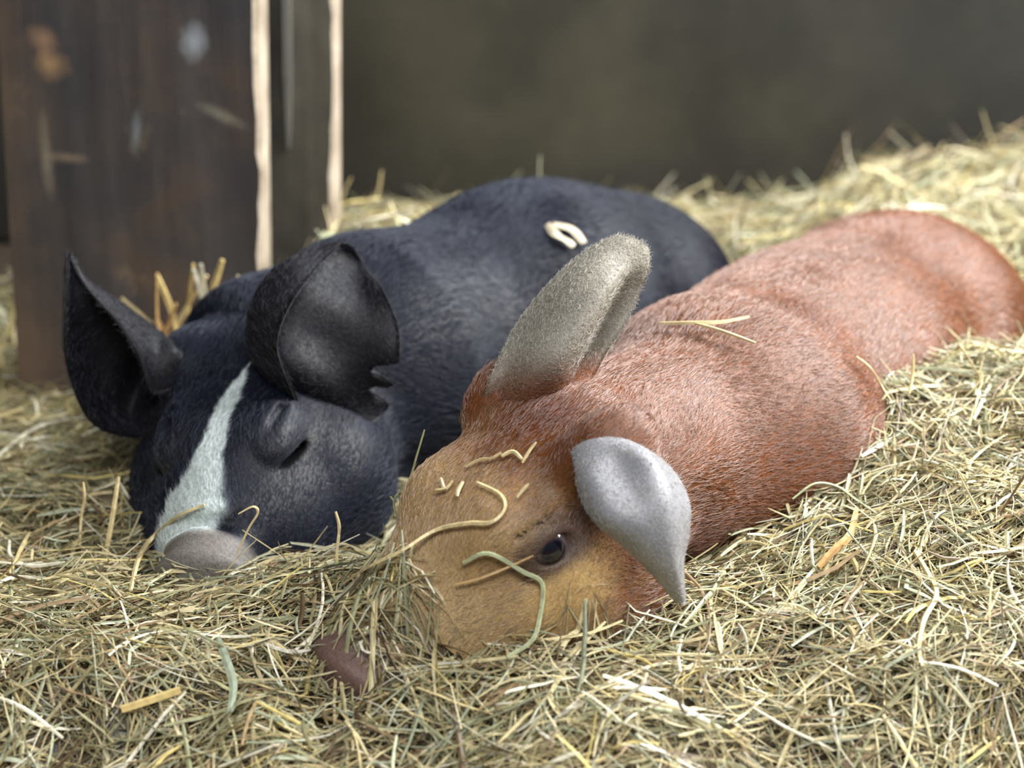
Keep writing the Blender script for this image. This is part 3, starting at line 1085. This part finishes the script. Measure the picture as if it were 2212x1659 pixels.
is_bank = lambda x, y: (x > .14 + .6 * np.maximum(0, 1.45 - y)) & (y > 1.25) & (y < 1.9)
is_back = lambda x, y: (y >= 1.9) & (x > -.2)
front = lambda x, y: ~is_bank(x, y) & ~is_back(x, y)
hay_object('hay_bedding', 'loose hay bedding spread over the floor in front of both pigs', dict(box=(-.94, .46, 1.1, 2.3), f=front),
           [(78000, .018, .065, .0008, .0026, -.020, .002, 5, .15), (17000, .03, .10, .0014, .0042, -.010, .006, 6, .12),
            (3700, .03, .07, .0010, .0028, .0, .010, 5, .5)], .012)
hay_object('hay_bank', 'sloping bank of hay heaped against the flank of the red-brown piglet', dict(box=(.12, .80, 1.25, 1.9), f=is_bank),
           [(36000, .018, .065, .0008, .0026, -.020, .002, 5, .17), (8000, .03, .10, .0014, .0042, -.010, .006, 6, .14),
            (1800, .03, .07, .0010, .0028, .0, .010, 5, .55)], .012)
hay_object('hay_heap', 'blurred heap of hay along the foot of the dark back wall', dict(box=(-.2, .95, 1.9, 2.74), f=is_back),
           [(20000, .03, .09, .0012, .0034, -.018, .006, 4, .25), (1500, .04, .10, .0016, .004, .0, .02, 5, .6)], .02)


# ------------------------------------------------------------------ single stalks one can point to
def hay_trace(px, py):
    d = nrm(ray_dir(px, py)); o = np.array([0, 0, CAM_H])
    t = np.arange(1.2, 3.2, .004)
    P = o + t[:, None] * d
    k = np.nonzero(P[:, 2] < hay_h(P[:, 0], P[:, 1]) + .004)[0]
    return t[k[0]] if len(k) else 3.0


def on_surface(px, py, lift=.004):
    """point on whatever lies there: animal or hay"""
    ts = [t for t in (RP.trace(px, py), BP.trace(px, py), hay_trace(px, py)) if t is not None]
    return np.array([0, 0, CAM_H]) + nrm(ray_dir(px, py)) * (min(ts) - lift)


def stalk(name, label, cat, lines, width, col, group=None, flat=.75, lift=.007, taper=.3):
    Vs, Fs, Cs, off = [], [], [], 0
    for ln in lines:
        pts = np.array([at(*q) if len(q) == 3 else on_surface(*q, lift) for q in ln])
        r = 5 * (len(pts) - 1) + 1
        P = catmull(pts, np.linspace(0, len(pts) - 1, r))[None]
        V, F, cc = ribbons(P, np.array([width]), np.array([col]), flat, taper)
        Vs.append(V); Fs.append(F + off); Cs.append(cc); off += len(V)
    V = np.concatenate(Vs)
    base = V[V[:, 2].argmin()].copy()
    o = mesh_obj(name, V - base, np.concatenate(Fs), haym, col=np.concatenate(Cs), smooth=False)
    o.location = base
    tag(o, label, cat, group)
    return o


PALE = lin(226, 206, 158); STRAW = lin(212, 188, 128); GREEN = lin(190, 196, 158); WHITE = lin(236, 230, 208); TAN = lin(204, 166, 112); BROWN = lin(140, 112, 74)
stalk('straw_stalk', 'long pale stalk curling over the red-brown piglet\'s forehead', 'straw',
      [[(745, 1258), (800, 1222), (870, 1188), (940, 1145), (1010, 1130), (1060, 1128), (1090, 1100), (1080, 1068), (1030, 1042)]], .0036, PALE, lift=.009)
stalk('grass_blade', 'pale green bent blade hanging below the open eye', 'grass blade',
      [[(1000, 1216), (1055, 1195), (1130, 1235), (1172, 1262), (1165, 1340), (1148, 1385), (1095, 1420)]], .0036, GREEN)
stalk('straw_stalk', 'thin tan stalk pointing at the corner of the open eye', 'straw', [[(985, 1262), (1040, 1248), (1100, 1224), (1152, 1200)]], .0024, TAN)
stalk('straw_stalk', 'forked pale stalk lying on the red-brown piglet\'s back', 'straw',
      [[(1425, 698), (1500, 697), (1560, 695), (1618, 684)], [(1497, 697), (1560, 715), (1632, 741)]], .0038, PALE, lift=.016)
stalk('straw_stalk', 'pale yellow stalk arching over the black piglet\'s white snout', 'straw',
      [[(282, 1275), (300, 1205), (330, 1160), (385, 1115), (442, 1090)]], .0042, PALE, lift=.008)
stalk('straw_stalk', 'pale stalk standing upright before the black piglet\'s cheek', 'straw', [[(730, 1255, 1.445), (728, 1190, 1.45), (733, 1140, 1.455), (725, 1105, 1.46)]], .0036, PALE)
stalk('grass_blade', 'broad grey-green blade lying in the foreground hay', 'grass blade', [[(470, 1378), (490, 1430), (504, 1480), (497, 1538)]], .0068, lin(186, 196, 172), flat=.15)
stalk('straw_stalk', 'thick blunt yellow stalk lying in the foreground hay', 'straw', [[(262, 1532), (325, 1512), (390, 1490)]], .0062, STRAW, flat=.8, taper=.05)
stalk('straw_stalk', 'upright pale stalk standing farther out from the black snout', 'straw', [[(172, 1180, 1.55), (175, 1120, 1.56), (182, 1080, 1.56), (180, 1042, 1.56)]], .0034, PALE)
stalk('straw_stalk', 'tall leaning pale stalk closest beside the black snout', 'straw', [[(218, 1262, 1.53), (232, 1180, 1.54), (244, 1110, 1.55), (256, 1030, 1.56)]], .0040, PALE)
stalk('straw_stalk', 'hooked stalk before the black piglet\'s muzzle', 'straw', [[(512, 1195, 1.45), (538, 1140, 1.45), (557, 1108, 1.45), (547, 1094, 1.45), (515, 1110, 1.45)]], .0026, PALE)
stalk('straw_stalk', 'kinked orange-tan stalk on the bank beside the red-brown flank', 'straw', [[(1852, 1095), (1845, 1125), (1834, 1158), (1800, 1190), (1768, 1226)]], .0062, TAN)
stalk('straw_stalk', 'pale zigzag stalk low on the hay bank', 'straw', [[(1975, 1190), (2005, 1240), (2022, 1285), (1995, 1340), (1984, 1400), (1992, 1440)]], .0048, PALE)
stalk('straw_stalk', 'bent white straw lying on the bedding at the photo\'s left edge', 'straw', [[(20, 1168), (22, 1200), (60, 1222), (140, 1215)]], .0036, WHITE)
stalk('straw_stalk', 'pale straw pointing towards the black piglet\'s cupped ear', 'straw', [[(-10, 990), (45, 945), (85, 922), (125, 910)]], .0050, WHITE)
stalk('seed_stem', 'thin green stem with seed head between the two heads', 'grass stem',
      [[(917, 928, 1.46), (900, 985, 1.455), (882, 1042, 1.45), (850, 1082, 1.44), (866, 1150, 1.425), (842, 1200, 1.41)], [(843, 1072, 1.437), (850, 1082, 1.437), (852, 1092, 1.437)], [(882, 1042, 1.449), (905, 1070, 1.45)]], .0018, lin(168, 168, 124), flat=.8)
stalk('straw_stalk', 'curved grey-green stalk rising over the red-brown flank at the bank top', 'straw', [[(1712, 1078), (1760, 1045), (1810, 1052), (1850, 1080), (1895, 1110)]], .0030, GREEN, lift=.008)
stalk('straw_stalk', 'straight stalk leaning from the bank top against the red-brown rump', 'straw', [[(2068, 738, 1.66), (2090, 770, 1.655), (2115, 812, 1.65)]], .0026, PALE)
stalk('straw_stalk', 'slender upright stalk on the crest of the hay bank', 'straw', [[(1973, 765, 1.62), (1972, 805, 1.62), (1964, 850, 1.61)]], .0026, PALE)
stalk('straw_stalk', 'thin stalk arching out of the bank over the red-brown back', 'straw', [[(1850, 770, 1.60), (1880, 795, 1.60), (1905, 835, 1.60), (1925, 865, 1.595)]], .0024, PALE)
bits = [('tuft of chaff on the poll nearest the drooping ear', [[(1128, 1000), (1143, 975), (1158, 955)]]),
        ('long flake of chaff on the forehead crown', [[(1005, 1008), (1035, 993), (1060, 990), (1083, 978)], [(1083, 985), (1108, 975), (1128, 992)]]),
        ('v-shaped chaff on the left brow', [[(952, 1033), (961, 1056), (978, 1038)], [(940, 1058), (961, 1056)]]),
        ('slanting chaff flake below the crown', [[(1142, 1045), (1130, 1058), (1116, 1075)]]),
        ('upright chaff flake in mid-forehead', [[(1000, 1040), (990, 1058), (987, 1072)]])]
for lb, ln in bits:
    stalk('chaff_flake', lb, 'chaff', ln, .0030, PALE, 'chaff on the red-brown forehead', lift=.010)
stalk('chaff_flake', 'curled pale flake lying on the black piglet\'s back', 'chaff', [[(1182, 484), (1200, 505), (1225, 520), (1240, 532)], [(1195, 484), (1235, 495), (1262, 525)]], .009, lin(196, 184, 160), flat=.2)
stalk('straw_stalk', 'whitish straw on the hay behind the black piglet\'s shoulder', 'straw', [[(740, 488, 2.10), (800, 476, 2.10), (845, 466, 2.11), (890, 458, 2.11)]], .0075, WHITE, flat=.6)
stalk('dry_leaf', 'pale green dry leaf at the foot of the grey-brown plank', 'leaf', [[(690, 520, 2.06), (702, 505, 2.06), (735, 512, 2.07)]], .018, GREEN, flat=.2)
for i in range(15):
    x = rng.uniform(350, 480); dx = rng.normal(0, 34); top = rng.uniform(560, 700)
    Y = rng.uniform(1.89, 1.95)
    stalk('straw_stalk', 'pale straw in the clump standing between dark post and black piglet', 'straw',
          [[(x, 775, Y), (x + dx * .3 + rng.normal(0, 6), (775 + top) / 2, Y), (x + dx, top, Y - .01)]], rng.uniform(.0035, .0075), [PALE, STRAW, WHITE, TAN][i % 4], 'straws clumped against the post')
